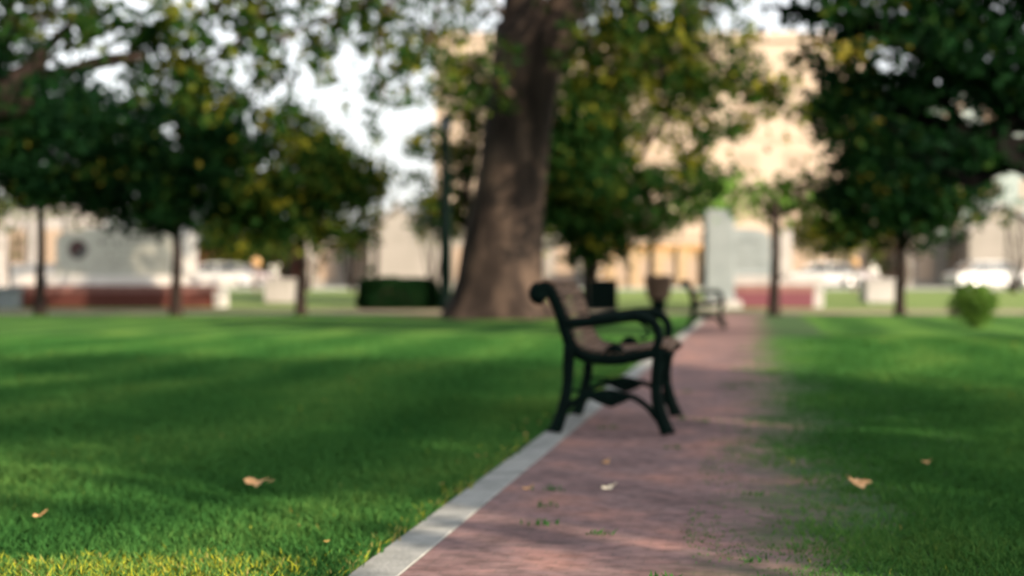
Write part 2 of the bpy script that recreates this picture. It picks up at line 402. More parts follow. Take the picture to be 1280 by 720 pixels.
# ------------------------------------------------------------------ grass blades (near)
rng = np.random.default_rng(5)
def blades(name, xy, h, w, tint, rng):
    n = len(xy)
    a = rng.uniform(0, 2 * math.pi, n); dx, dy = np.cos(a) * w, np.sin(a) * w
    lx = rng.normal(0, .45, n) * h; ly = rng.normal(0, .45, n) * h
    z = np.zeros(n)
    V = np.stack([np.stack([xy[:, 0] - dx, xy[:, 1] - dy, z], 1), np.stack([xy[:, 0] + dx, xy[:, 1] + dy, z], 1),
                  np.stack([xy[:, 0] + lx * .4 + dx * .7, xy[:, 1] + ly * .4 + dy * .7, h * .6], 1),
                  np.stack([xy[:, 0] + lx, xy[:, 1] + ly, h], 1),
                  np.stack([xy[:, 0] + lx * .4 - dx * .7, xy[:, 1] + ly * .4 - dy * .7, h * .6], 1)], 1).reshape(-1, 3)
    me = bpy.data.meshes.new(name)
    me.vertices.add(5 * n); me.vertices.foreach_set('co', V.ravel())
    me.loops.add(5 * n); me.loops.foreach_set('vertex_index', np.arange(5 * n))
    me.polygons.add(n); me.polygons.foreach_set('loop_start', np.arange(n) * 5); me.polygons.foreach_set('loop_total', np.full(n, 5))
    at_ = me.attributes.new('tint', 'FLOAT', 'FACE'); at_.data.foreach_set('value', np.clip(tint, 0, 1).astype(np.float32))
    me.materials.append(M['grass']); me.update(); me.validate()
    o = bpy.data.objects.new(name, me); COL.objects.link(o); return o
o0 = path_pt(0, 0); nx_, ny_ = PD.y, -PD.x
def uvc(x, y):
    return (x - o0.x) * nx_ + (y - o0.y) * ny_
N = 330000
d = 3.6 * (22 / 3.6) ** (rng.random(N) ** .9)      # more blades near the camera
x = rng.uniform(-.42, .42, N) * d
u = uvc(x, d)
edge = np.array([noise.noise(Vector((a * 1.1, b * 1.1, 2))) * .55 + noise.noise(Vector((a * 4, b * 4, 7))) * .45 if q > .8 else 0 for a, b, q in zip(x, d, u)])
keep = (u < -.16) | ((u > .8) & ((u - 1.3) * 1.1 + edge + rng.normal(0, .26, N) > 0))
x, d, u = x[keep], d[keep], u[keep]
pat = np.array([noise.noise(Vector((a * .55, b * .55, 0))) + .5 * noise.noise(Vector((a * 2.3, b * 2.3, 4))) for a, b in zip(x, d)])
wob = np.array([noise.noise(Vector((a * .35, b * .35, 9))) for a, b in zip(x, d)])
stripe = np.sin((x - .17 * d) * 2 * math.pi / 1.7 + 3.2 * wob + 1.1)
t = np.minimum(.40 + .19 * stripe + .20 * pat + rng.normal(0, .11, len(x)), .80)
sun_tint = (rng.random(len(x)) < np.clip((4.52 + .05 * pat - d) / .10, 0, 1) * np.clip((-.22 - u + .15 * pat) / .2, 0, 1) * .9)  # blades tinted yellow to imitate sunlight on the near strip
t[sun_tint] = rng.normal(.80, .09, sun_tint.sum())
t += (rng.random(len(x)) < .004) * .3
h = rng.uniform(.025, .055, len(x)) * (1 + .5 * pat)
sp = (u > 0) & (u < 1.8); h[sp] *= np.clip((u[sp] - .6) / 1.2, .35, 1)
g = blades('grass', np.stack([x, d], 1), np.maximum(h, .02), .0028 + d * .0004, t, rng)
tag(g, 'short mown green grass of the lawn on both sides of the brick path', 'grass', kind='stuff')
# taller, yellowed tufts hanging over the kerb and weeds in the joints
n = 9000
v = rng.uniform(-5, 6, n); uu = -.185 + rng.normal(0, .014, n)
X = o0.x + nx_ * uu + PD.x * v; Y = o0.y + ny_ * uu + PD.y * v
kp = (np.abs(v - .75) > .95) ; v = v[kp]; uu = uu[kp]; X = X[kp]; Y = Y[kp]; n = len(v)
tt = rng.normal(.5, .25, n) + (rng.random(n) < .12) * .4
g = blades('kerb_grass', np.stack([X, Y], 1), rng.uniform(.02, .05, n), .004, tt, rng)
tag(g, 'taller yellow tinged grass tufts hanging over the kerb edge', 'grass', kind='stuff')
P_ = []
for i in range(40):
    u0 = random.Random(i).uniform(.02, 1.1); v0 = random.Random(i + 99).uniform(-4.2, 5)
    if u0 < .8 and i % 3: continue
    m = 16; P_.append(np.stack([u0 + rng.normal(0, .03, m), v0 + rng.normal(0, .018, m)], 1))
P_ = np.concatenate(P_); X = o0.x + nx_ * P_[:, 0] + PD.x * P_[:, 1]; Y = o0.y + ny_ * P_[:, 0] + PD.y * P_[:, 1]
o = blades('path_weeds', np.stack([X, Y], 1), rng.uniform(.012, .03, len(X)), .004, rng.normal(.3, .15, len(X)), rng)
o.location.z = .01
tag(o, 'tiny green weeds growing in the joints of the brick path', 'weeds', kind='stuff')

# ------------------------------------------------------------------ bench
BL = 1.14
def bench():
    root = empty('park_bench', (0, 0, 0))
    def P3(p, y): return (p[0], y, p[1])
    line = crom([(-.135, .835, 0), (-.10, .872, 0), (-.045, .868, 0), (-.005, .815, 0), (.035, .72, 0), (.065, .62, 0), (.10, .53, 0), (.155, .472, 0),
                 (.24, .455, 0), (.34, .452, 0), (.44, .463, 0), (.54, .492, 0), (.61, .498, 0), (.655, .472, 0)], 12)
    acc = 0; sl = [(line[0], (line[1] - line[0]).normalized())]; pitch = .039
    for a, b in zip(line, line[1:]):
        acc += (b - a).length
        if acc >= pitch: acc -= pitch; sl.append((b, (b - a).normalized()))
    seat, back = MB(), MB()
    for q, t in sl:
        an = math.atan2(t.y, t.x)
        rot = Matrix.Rotation(-an, 3, 'Y')
        (back if q.x < .15 else seat).box((q.x, 0, q.y), (.0285, BL, .018), rot, bev=.004)
    seat.build('seat', M['slat'], root); back.build('backrest', M['slat'], root)
    for sy in (-BL / 2 + .02, BL / 2 - .02):
        # side rail: scroll, back post and seat rail in one casting
        rail = MB()
        sc = [(-.105 + .034 * math.cos(a), .80 + .034 * math.sin(a), 0) for a in (5.2, 4.2, 3.2, 2.2, 1.3)]
        pts = crom(sc + [(-.05, .825, 0), (-.02, .775, 0), (.015, .69, 0), (.045, .595, 0), (.08, .50, 0), (.145, .447, 0), (.25, .428, 0), (.36, .428, 0), (.47, .448, 0), (.56, .468, 0), (.62, .458, 0), (.645, .43, 0)], 4)
        m = len(pts)
        rail.tube([P3(q, sy) for q in pts], [.034 + .008 * math.sin(math.pi * i / m) for i in range(m)], 8, flat=.7)
        rail.tube([(-.108, sy - .022, .80), (-.108, sy + .022, .80)], .050, 12)
        rail.build('side_rail', M['iron'], root)
        cr = MB(); cr.tube([P3(q, sy) for q in crom([(.27, .44, 0), (.29, .475, 0), (.33, .495, 0), (.365, .475, 0), (.36, .45, 0)], 4)], .017, 8)
        cr.tube([(.335, sy - .018, .475), (.335, sy + .018, .475)], .028, 10)
        cr.build('scroll_ornament', M['iron'], root)
        arm = MB()
        ap = crom([(.03, .632, 0), (.10, .630, 0), (.20, .640, 0), (.33, .658, 0), (.45, .668, 0), (.525, .650, 0), (.572, .60, 0), (.580, .54, 0), (.565, .475, 0)], 5)
        arm.tube([P3(q, sy) for q in ap], [.029 + .004 * math.sin(i * .12) for i in range(len(ap))], 8, flat=1.25)
        arm.tube([P3(q, sy) for q in crom([(.455, .648, 0), (.505, .615, 0), (.515, .565, 0), (.49, .54, 0), (.465, .555, 0)], 4)], .010, 6)
        arm.build('armrest', M['iron'], root)
        lg = MB(); lp = crom([(.065, .50, 0), (.058, .38, 0), (.055, .28, 0), (.035, .16, 0), (.0, .05, 0), (-.022, .0, 0)], 4)
        lg.tube([P3(q, sy) for q in lp], [.031 + .010 * abs(i / len(lp) - .4) * 1.6 for i in range(len(lp))], 8, flat=.8)
        lg.box((-.02, sy, .010), (.085, .055, .02), bev=.004); lg.build('leg', M['iron'], root)
        lg = MB(); lp = crom([(.585, .455, 0), (.572, .36, 0), (.565, .27, 0), (.572, .18, 0), (.60, .08, 0), (.632, .0, 0)], 4)
        lg.tube([P3(q, sy) for q in lp], [.031 + .012 * abs(i / len(lp) - .4) * 1.6 for i in range(len(lp))], 8, flat=.8)
        lg.box((.632, sy, .010), (.085, .055, .02), bev=.004); lg.build('leg', M['iron'], root)
        st = MB()
        st.tube([P3(q, sy) for q in crom([(.02, .10, 0), (.08, .165, 0), (.17, .205, 0), (.27, .205, 0), (.305, .18, 0), (.35, .208, 0), (.43, .205, 0), (.51, .155, 0), (.575, .075, 0)], 5)], .018, 7)
        st.tube([P3(q, sy) for q in crom([(.055, .24, 0), (.13, .235, 0), (.22, .225, 0), (.305, .205, 0)], 4)], .009, 6)
        lf = [(.17, .20), (.22, .238), (.30, .25), (.37, .235), (.43, .20), (.37, .168), (.305, .142), (.24, .165)]
        st.prism(lf, sy - .009, sy + .009)
        st.build('stretcher', M['iron'], root)
    return root
b1 = bench()
def place_bench(b, px, py, label):
    d = CH * F / (py - 350)
    near = Vector((gx(px, d), d, .0))
    b.rotation_euler.z = PA + R(.5)
    b.location = near + PD * (BL / 2 - .02)
    tag(b, label, 'bench', 'benches along the brick path')
place_bench(b1, 697, 544, 'slatted brown wooden bench with dark green scrolled iron ends, nearest on the brick path')
b1.location.z = .022
b2 = copy_tree(b1)
place_bench(b2, 861, 412, 'small distant slatted bench farther along the path near the brown bin')
b2.location.z = .022

# ------------------------------------------------------------------ fallen leaves
def leaf_obj(px, py, size, mat, label, seed, z=.045):
    d = (CH - z) * F / (py - 350); rnd = random.Random(seed)
    mb = MB(); n = 14; V = [(0, 0, .004)]
    for i in range(n):
        a = i / n * 2 * math.pi; r = size * (.5 + .16 * math.cos(5 * a / 1.0) + rnd.uniform(-.03, .03))
        V.append((r * math.cos(a) * 1.2, r * math.sin(a) * .8, .006 + size * .28 * abs(math.cos(a)) ** 2 + rnd.uniform(0, .004)))
    mb.add(V, [(0, i + 1, (i + 1) % n + 1) for i in range(n)])
    mb.tube([(size * .5, 0, .012), (size * .85, .01, .02)], .0015, 5)
    o = mb.build('fallen_leaf', M[mat], loc=(gx(px, d), d, z)); o.rotation_euler = (rnd.uniform(.1, .5), rnd.uniform(-.3, .3), rnd.uniform(-.6, .6))
    tag(o, label, 'leaf', 'fallen leaves')
leaf_obj(322, 606, .085, 'dryleaf', 'curled tan dried leaf on the left lawn, larger than the other one there', 1)
leaf_obj(50, 647, .035, 'dryleaf', 'small tan dried leaf near the left end of the lawn foreground', 2)
leaf_obj(1070, 606, .085, 'dryleaf', 'curled tan dried leaf lying on the grass right of the path', 3)
leaf_obj(761, 612, .045, 'dryleaf_pale', 'small pale cream leaf on the bricks below the near bench', 4, .018)
leaf_obj(757, 580, .035, 'dryleaf', 'tiny tan leaf on the bricks just in front of the near bench', 5, .018)
leaf_obj(660, 613, .035, 'dryleaf', 'tiny orange leaf on the bricks beside the concrete kerb', 6, .018)
leaf_obj(1157, 580, .035, 'dryleaf', 'tiny yellowish leaf on the right lawn, beyond the larger tan leaf', 7)

rl = random.Random(77)
for i in range(14):
    v = rl.uniform(-3.9, 1.5); u_ = -.17 - abs(rl.gauss(0, .10)); p_ = path_pt(u_, v); sz = rl.uniform(.010, .022)
    mb = MB(); V = [(0, 0, .004)]
    for k in range(9):
        a = k / 9 * 2 * math.pi; q_ = sz * (.5 + rl.uniform(-.1, .12)); V.append((q_ * math.cos(a) * 1.3, q_ * math.sin(a) * .8, .005 + sz * .3 * abs(math.cos(a))))
    mb.add(V, [(0, k + 1, (k + 1) % 9 + 1) for k in range(9)])
    o = mb.build('fallen_leaf', M['dryleaf_dull'], loc=(p_.x, p_.y, .045)); o.rotation_euler = (rl.uniform(-.4, .4), rl.uniform(-.4, .4), rl.uniform(0, 6))
    tag(o, 'tiny tan leaf scrap caught in the grass along the left kerb', 'leaf', 'leaf scraps along the kerb')

# ------------------------------------------------------------------ city signs
def sign(name, label, cx_px, d, x0, x1, bx0, bx1, body, brick, arch, emblem, pier, y_top):
    """px values at distance d; body between x0..x1, brick planter between bx0..bx1"""
    white = M['stone_shade_lift'] if emblem else M['stone_white']
    zb = gz(d); sc = d / F
    root = empty(name, (gx(cx_px, d), d, zb)); tag(root, label, 'monument sign')
    X = lambda p: (p - cx_px) * sc
    Z = lambda py: CH + (350 - py) * sc - zb
    mb = MB(); mb.box(((X(bx0) + X(bx1)) / 2, 0, (Z(366) + -.05) / 2), (X(bx1) - X(bx0), 1.3, Z(366) + .05), bev=.02); mb.build('planter_wall', M[brick], root)
    mb = MB(); mb.box(((X(bx0) + X(bx1)) / 2, 0, (Z(366) + Z(357)) / 2 + .002), (X(bx1) - X(bx0) + .1, 1.2, Z(357) - Z(366)), bev=.02); mb.build('planter_cap', M['stone_pink'], root)
    mb = MB(); mb.box(((X(x0 - 8) + X(x1 + 8)) / 2, .05, (Z(357) + Z(345)) / 2 + .004), (X(x1 + 8) - X(x0 - 8), .8, Z(345) - Z(357)), bev=.02); mb.build('plinth', white, root)
    poly = [(X(x0), Z(345) + .006), (X(x0), Z(y_top + 14))]
    if arch:
        w = x1 - x0
        for i in range(17):
            f = i / 16; poly.append((X(x0 + w * (.04 + .92 * f)), Z(y_top + 11 - 11 * math.sin(math.pi * f) ** .8)))
    else:
        poly += [(X(x0 + 3), Z(y_top + 3)), (X(x0 + 12), Z(y_top)), (X(x1 - 14), Z(y_top + 2)), (X(x1 - 4), Z(y_top + 6))]
    poly += [(X(x1), Z(y_top + 14)), (X(x1), Z(345) + .006)]
    mb = MB(); mb.prism(poly, -.2, .22); npan = len(mb.f)
    # worn, unreadable lettering as raised strokes
    rnd = random.Random(3)
    rows = [(303, 4.6, x0 + .36 * (x1 - x0), x1 - 18), (318, 4.0, x0 + .36 * (x1 - x0), x1 - 26), (328, 2.6, x0 + .30 * (x1 - x0), x1 - 14), (340, 1.8, x0 + 10, x1 - 12)] if emblem else \
           [(303, 3.2, x0 + 8, x1 - 8), (316, 2.6, x0 + 6, x1 - 12), (328, 2.0, x0 + 10, x1 - 8)]
    for py, hh, a, b in rows:
        xx = a
        while xx < b:
            w = hh * rnd.uniform(.35, .65)
            if rnd.random() < .86:
                mb.box((X(xx), -.209, Z(py)), (w * sc * .35, .018, hh * sc)); mb.box((X(xx + w * .4), -.2085, Z(py - rnd.choice((-.35, 0, .35)) * hh)), (w * sc * .6, .016, hh * sc * .18))
            xx += w * 1.5
    pn = mb.build('sign_panel', M[body], root); pn.data.materials.append(M['letter'])
    for pl_ in pn.data.polygons: pl_.material_index = 1 if pl_.index >= npan else 0
    if emblem:
        c = (X(100), Z(312)); Rr = 12 * sc
        mb = MB(); poly = [(c[0] + Rr * math.cos(a * math.pi / 16), c[1] + Rr * math.sin(a * math.pi / 16)) for a in range(32)]
        mb.prism(poly, -.215, -.201); e = mb.build('emblem', M['emblem_grey'], root)
        mb = MB(); poly = [(c[0] + Rr * .8 * math.cos(a * math.pi / 16), c[1] + Rr * .8 * math.sin(a * math.pi / 16)) for a in range(3, 21)]
        mb.prism(poly, -.235, -.216); mb.build('emblem_crest', M['emblem_red'], e)
    if pier:
        mb = MB(); mb.box(((X(pier[0]) + X(pier[1])) / 2, .1, (Z(345) + Z(288)) / 2 + .008), (X(pier[1]) - X(pier[0]), .7, Z(288) - Z(345)), bev=.03); mb.build('pier', white, root)
        mb = MB(); mb.box(((X(pier[0]) + X(pier[1] + 48)) / 2, .55, (Z(359) + Z(345)) / 2), (X(pier[1] + 48) - X(pier[0]), .35, Z(345) - Z(359)), bev=.04); mb.build('side_wall', white, root)
        mb = MB(); mb.box((X(bx1 + 8), 0, Z(363) / 2 - .02), (15 * sc, .5, Z(363) + .04), bev=.03); mb.build('end_block', white, root)
    return root
s1 = sign('monument_sign', 'wide pale stone sign with arched top and round dark emblem on a red brick planter', 150, 46, 72, 228, 25, 268, 'stone', 'brick_red', True, True, (229, 243), 283)
zb = gz(46); sc = 46 / F
mb = MB(); mb.box(((43 - 150) * sc, .15, CH + (350 - 347) * sc - zb), (56 * sc, .5, 34 * sc), bev=.03); mb.build('side_wall', M['stone_shade_lift'], s1)
s2 = sign('monument_sign', 'narrow grey stone sign on a maroon brick planter right of the path', 955, 46, 903, 962, 899, 1012, 'stone_grey', 'brick_maroon', False, False, (972, 988), 285)
# tall slab
sc = 44.5 / F
mb = MB(); mb.box((0, 0, (CH + 88 * sc) / 2 - .03), (36 * sc, .5, CH + 88 * sc + .06), bev=.03)
r = empty('stone_pylon', (gx(899, 44.5), 44.5, 0)); tag(r, 'tall pale grey stone slab standing left of the maroon planter sign', 'pylon')
mb.build('slab', M['stone_grey'], r)
mb = MB(); mb.box((0, 0, .12), (52 * sc, .8, .3), bev=.03); mb.build('base', M['stone_white'], r)
# grey block at left edge
mb = MB(); mb.box((0, 0, .27), (.75, .6, .58), bev=.04); mb.box((0, 0, .62), (.85, .7, .12), bev=.03)
o = mb.build('stone_block', M['stone_grey'], loc=(gx(9, 44.5), 44.5, 0)); tag(o, 'low pale grey stone block at the left end of the red planter', 'block')

# ------------------------------------------------------------------ planters with shrubs behind the lawn
def shrub_cloud(name, parent, c, r, mat, seed, per=26, dens=9, size=.09, clump=.12, org=(0, 0, 0)):
    rg = np.random.default_rng(seed); P, T = cloud([(c, r)], per, clump, dens, rg)
    return leaf_mesh(name, P, T, size, M[mat], rg, parent, org=org)
def planter(px, label):
    d = 50; z = gz(d)
    r = empty('stone_planter', (gx(px, d), d, z)); tag(r, label, 'planter', 'pale planters')
    mb = MB(); w = .56
    mb.box((0, 0, .38), (w * 2 - .12, .9, .78), bev=.05); mb.box((0, 0, .80), (w * 2, 1.0, .12), bev=.03); mb.build('pot', M['stone_white'], r)
    s = empty('potted_shrub', (gx(px, d) + .05, d, z + .86)); tag(s, label.replace('square stone planter', 'dark shrub with white blooms in the square planter'), 'shrub', 'shrubs in the pale planters')
    shrub_cloud('foliage', s, (0.1, 0, .28), (.42, .4, .32), 'leaf_dark', px)
    mb = MB()
    for k in range(5): mb.tube([(k * .06 - .1, 0, -.02), (k * .12 - .22, .05, .42)], .012, 5)
    mb.build('stem', M['bark_dark'], s)
    mb = MB(); rnd = random.Random(px)
    for k in range(16):
        c = Vector((-.22 + rnd.gauss(0, .09), -.3 + rnd.gauss(0, .05), .30 + rnd.gauss(0, .09)))
        mb.lathe([(.01, -.04), (.05, -.02), (.06, .01), (.035, .04), (.01, .045)], c, 8)
    mb.build('bloom', M['lens'], s)
planter(350, 'pale square stone planter left of the big trunk')
planter(1096, 'pale square stone planter right of the brick path')
# added amber balls on posts, imitating blurred car headlamp reflections
def glint_post(px, d, label):
    r = empty('glint_post', (gx(px, d), d, gz(d))); tag(r, label, 'glint_post', 'amber stand-ins for headlamp glints')
    mb = MB(); mb.lathe([(.10, -.03), (.10, .04), (.06, .07), (.05, 1.0), (.07, 1.04), (.07, 1.08)], seg=14); mb.build('added_post', M['binbrown'], r)
    mb = MB(); mb.lathe([(.02, 1.08), (.16, 1.14), (.22, 1.27), (.19, 1.41), (.08, 1.50), (.01, 1.51)], seg=16); mb.build('glint_ball', M['amber'], r)
glint_post(320, 60, 'amber ball on a post imitating a headlamp glint left of the big trunk')
glint_post(1068, 60, 'amber ball on a post imitating a headlamp glint at the right behind the lawn')

# ------------------------------------------------------------------ hedge, bins, planter box
d = 42.8
r = empty('clipped_hedge', (gx(497, d), d + .3, gz(d))); tag(r, 'low dark clipped box hedge left of the big trunk', 'hedge')
rg = np.random.default_rng(11); n = 15000
q = rg.uniform(-1, 1, (n, 3)); ax = rg.integers(0, 3, n); sgn = np.sign(rg.normal(size=n))
for k in range(3): q[ax == k, k] = sgn[ax == k] * (1 + rg.normal(0, .015, (ax == k).sum()))
hw = np.array([1.12, .55, .46]); P = q * hw + np.array([0, 0, .47]) + rg.normal(0, .02, (n, 3)); q3 = q / np.maximum(1e-6, (np.abs(q) ** 5).sum(1)[:, None] ** .2); bump = np.array([noise.noise(Vector(v_) * 2.2) for v_ in q3 * hw]); P = q3 * hw * (1 + .16 * bump[:, None]) + np.array([0, 0, .47]) + rg.normal(0, .025, (n, 3)); P[:, 2] = np.maximum(P[:, 2], .03)
leaf_mesh('foliage', P, rg.normal(.3, .15, n), .085, M['leaf_dark'], rg, r)
mb = MB(); mb.box((0, 0, .45), (1.8, .8, .78), bev=.1); mb.build('inner_twigs', M['bark_dark'], r)
r.rotation_euler.z = R(24)

r = empty('litter_bin', (gx(823, 40), 40, 0)); r.scale = (1.12, 1.12, 1.05); tag(r, 'brown slatted litter bin with a dark narrow base beyond the near bench', 'bin')
mb = MB()
for k in range(20):
    a = k / 20 * 2 * math.pi; c, s_ = math.cos(a), math.sin(a)
    rot = Matrix.Rotation(a, 3, 'Z') @ Matrix.Rotation(.14, 3, 'Y')
    mb.box((c * .31, s_ * .31, .63), (.018, .082, .56), rot, bev=.004)
mb.build('slats', M['binbrown'], r)
MB().lathe([(.16, -.02), (.18, .02), (.20, .34), (.24, .36), (.22, .37), (.01, .37)], seg=20).build('base', M['iron'], r)
MB().lathe([(.335, .88), (.365, .90), (.365, .95), (.31, .97), (.17, .99), (.17, .96), (.28, .93), (.30, .88)], seg=24).build('rim', M['binbrown'], r)
MB().lathe([(.2, .36), (.26, .88), (.25, .88), (.19, .37)], seg=20).build('liner', M['rubber'], r)

d = 42.5
r = empty('planter_box', (gx(753, d), d, 0)); tag(r, 'dark square planter box standing at the foot of the dark tree', 'planter')
mb = MB(); mb.box((0, 0, .42), (.84, .84, .84), bev=.03); mb.box((0, 0, .87), (.92, .92, .07), bev=.02)
for sx in (-.3, 0, .3): mb.box((sx, -.428, .42), (.22, .02, .66))
mb.build('box', M['iron'], r)
MB().box((0, 0, .915), (.8, .8, .03)).build('soil', M['soil'], r)
r = empty('amber_light_ball', (gx(758, d), d, .92)); tag(r, 'orange leaf ball imitating a blurred amber traffic light above the dark planter box', 'light_stand_in')
shrub_cloud('foliage', r, (0, 0, .20), (.20, .2, .18), 'glow_orange', 8, dens=60, size=.07, clump=.06)  # orange leaf ball added in place of a blurred amber traffic light
MB().tube([(0, 0, -.03), (0, .01, .2)], .015, 6).build('stem', M['bark_dark'], r)

# ------------------------------------------------------------------ street lamp
d = 42.6; r = empty('street_lamp', (gx(557, d), d, 0)); tag(r, 'tall dark green lamp post with lantern head left of the big trunk', 'street lamp')
MB().lathe([(.24, -.05), (.24, .12), (.20, .16), (.17, .5), (.17, .7), (.21, .74), (.18, .8)], seg=16).build('base', M['iron'], r)
MB().lathe([(.18, .8), (.17, 2.5), (.12, 5.05), (.14, 5.08), (.08, 5.12)], seg=14).build('pole', M['iron'], r)
l = MB().lathe([(.07, 5.12), (.16, 5.2), (.17, 5.24), (.05, 5.26)], seg=14).build('lantern_base', M['iron'], r)
MB().lathe([(.10, 5.26), (.17, 5.40), (.19, 5.62), (.15, 5.66)], seg=12).build('lantern_glass', M['glass_dark'], r)
MB().lathe([(.22, 5.66), (.20, 5.72), (.10, 5.82), (.03, 5.88), (.03, 5.98), (.005, 6.02)], seg=14).build('lantern_cap', M['iron'], r)

# ------------------------------------------------------------------ cars
def car(mat):
    r = empty('parked_car', (0, 0, 0))
    prof = [(-2.2, .30), (-2.28, .5), (-2.24, .78), (-2.05, .90), (-1.45, .96), (1.0, .98), (1.9, .90), (2.2, .74), (2.26, .5), (2.2, .30)]
    mb = MB(); nn = len(prof)
    def ring(y, k, dz=0): return [(x * k, y, z + dz) for x, z in prof]
    V = ring(-.86, .97) + ring(-.9, 1.0) + ring(.9, 1.0) + ring(.86, .97)
    # arch tumble: push top inward
    V = [(x, y * (1 - .06 * max(0, z - .6) / .4), z) for x, y, z in V]
    Fc = [tuple(range(nn)), tuple(range(4 * nn - 1, 3 * nn - 1, -1))]
    for a in range(3): Fc += [(a * nn + i, (a + 1) * nn + i, (a + 1) * nn + (i + 1) % nn, a * nn + (i + 1) % nn) for i in range(nn)]
    mb.add(V, Fc); mb.build('body', M[mat], r)
    cab = [(-1.75, .955), (-1.15, 1.40), (-.4, 1.46), (.35, 1.42), (1.2, .975)]
    V = [(x, -.78 + .26 * (z - .95), z) for x, z in cab] + [(x, .78 - .26 * (z - .95), z) for x, z in cab]
    n5 = 5; MB().add(V, [tuple(range(n5)), tuple(range(9, 4, -1))] + [(i, i + 5, (i + 1) % 5 + 5, (i + 1) % 5) for i in range(5)]).build('windows', M['glass_dark'], r)
    rf = [(-1.2, 1.385), (-1.1, 1.44), (-.4, 1.49), (.3, 1.455), (.42, 1.40)]
    V = [(x, -.68, z) for x, z in rf] + [(x, .68, z) for x, z in rf]
    pil = MB().add(V, [tuple(range(n5)), tuple(range(9, 4, -1))] + [(i, i + 5, (i + 1) % 5 + 5, (i + 1) % 5) for i in range(5)])
    for sy in (-1, 1):
        for a, b in (((-1.78, .95), (-1.15, 1.42)), ((-.35, .95), (-.35, 1.45)), ((1.24, .97), (.36, 1.43))):
            pil.tube([(a[0], sy * .79, a[1]), (b[0], sy * .675, b[1])], .035, 6)
    pil.build('roof', M[mat], r)
    for x in (-1.38, 1.4):
        for sy in (-1, 1):
            w = empty('wheel', (x, sy * .82, .33)); w.parent = r
            bpy.data.objects.remove(w)
            t = MB(); t.tube([(x, sy * .73, .33), (x, sy * .76, .33), (x, sy * .91, .33), (x, sy * .93, .33)], [.30, .335, .335, .30], 20); w = t.build('wheel', M['rubber'], r)
            t = MB(); t.tube([(x, sy * .925, .33), (x, sy * .945, .33)], [.21, .19], 14); t.build('rim', M['chrome'], w)
    for sy in (-.62, .62):
        MB().box((2.19, sy, .70), (.16, .36, .15), bev=.03).build('headlight', M['lens'], r)
        MB().box((-2.21, sy, .72), (.12, .34, .14), bev=.03).build('tail_light', M['amber'], r)
    return r
c1 = car('carwhite'); c1.location = (gx(272, 80), 79.2, gz(80) + .012); c1.rotation_euler.z = R(176)
tag(c1, 'white parked car partly behind the right end of the red planter sign', 'car', 'cars parked on the street')
c2 = copy_tree(c1); c2.location = (gx(1022, 80), 79.2, gz(80) + .012); tag(c2, 'white parked car just right of the maroon planter sign', 'car')
c3 = copy_tree(c1); c3.location = (gx(1262, 70), 72.5, gz(80) + .012); c3.rotation_euler.z = R(8); tag(c3, 'white car behind the pale round shrub at the right edge', 'car')
c4 = car('carsilver'); c4.location = (gx(300, 85), 85, gz(80) + .012); c4.rotation_euler.z = R(2); tag(c4, 'silver car across the street behind the white car at left', 'car', 'cars parked on the street')
c5 = copy_tree(c4); c5.location = (gx(1052, 85), 85, gz(80) + .012); tag(c5, 'silver car across the street behind the white car at right', 'car')

# ------------------------------------------------------------------ buildings
def building(name, label, px0, px1, d, ytop, wall, cat='building', depth=14, rz=0, storeys=0, bays=0, pil=0, cornice=None, roofmat='roof', win='glass', cy=None):
    zb = gz(d); sc = d / F; w = (px1 - px0) * sc; h = CH + (350 - ytop) * sc - zb
    r = empty(name, (gx(px0, d), d, zb), rz); tag(r, label, cat)
    mb = MB(); mb.box((w / 2, depth / 2, h / 2 - .05), (w, depth, h + .1)); mb.build('wall', M[wall], r)
    mb = MB(); ch = max(.25, h * .035); mb.box((w / 2, depth / 2, h + ch / 2), (w + ch, depth + ch, ch), bev=.04); mb.build('cornice', M[cornice or wall], r)
    MB().box((w / 2, depth / 2, h + ch + .06), (w - .6, depth - .6, .1)).build('roof', M[roofmat], r)
    if storeys:
        sh = h / storeys
        for s_ in range(storeys):
            mb = MB(); mb.box((w / 2, -.04, s_ * sh + .12), (w - .02, .12, .18)); mb.build('floor_band', M['facade_band'], r)
            for b in range(bays):
                bw = w / bays; cx = bw * (b + .5)
                f = MB(); f.box((cx, -.012, s_ * sh + sh * .56), (bw * .46, .06, sh * .44)); wi = f.build('window', M['facade_band'], r)
                MB().box((cx, -.03, s_ * sh + sh * .56), (bw * .40, .05, sh * .37)).build('pane', M[win], wi)
    if pil:
        for k in range(pil + 1):
            mb = MB(); mb.box((w * k / pil, -.14, h / 2), (.45, .3, h - .02), bev=.03); mb.build('pilaster', M[wall], r)
        for k in range(pil):
            MB().box((w * (k + .5) / pil, -.02, h * .45), (w / pil * .5, .06, h * .6)).build('window', M[win], r)
    return r
bm = building('office_building', 'tall peach coloured office block rising behind the big trunk', 543, 1085, 100, 52, 'facade', depth=18, rz=0, storeys=5, bays=9)
lc = building('low_building', 'low cream building with pilasters behind the hedge', 388, 726, 96, 292, 'cream', depth=9, pil=8)
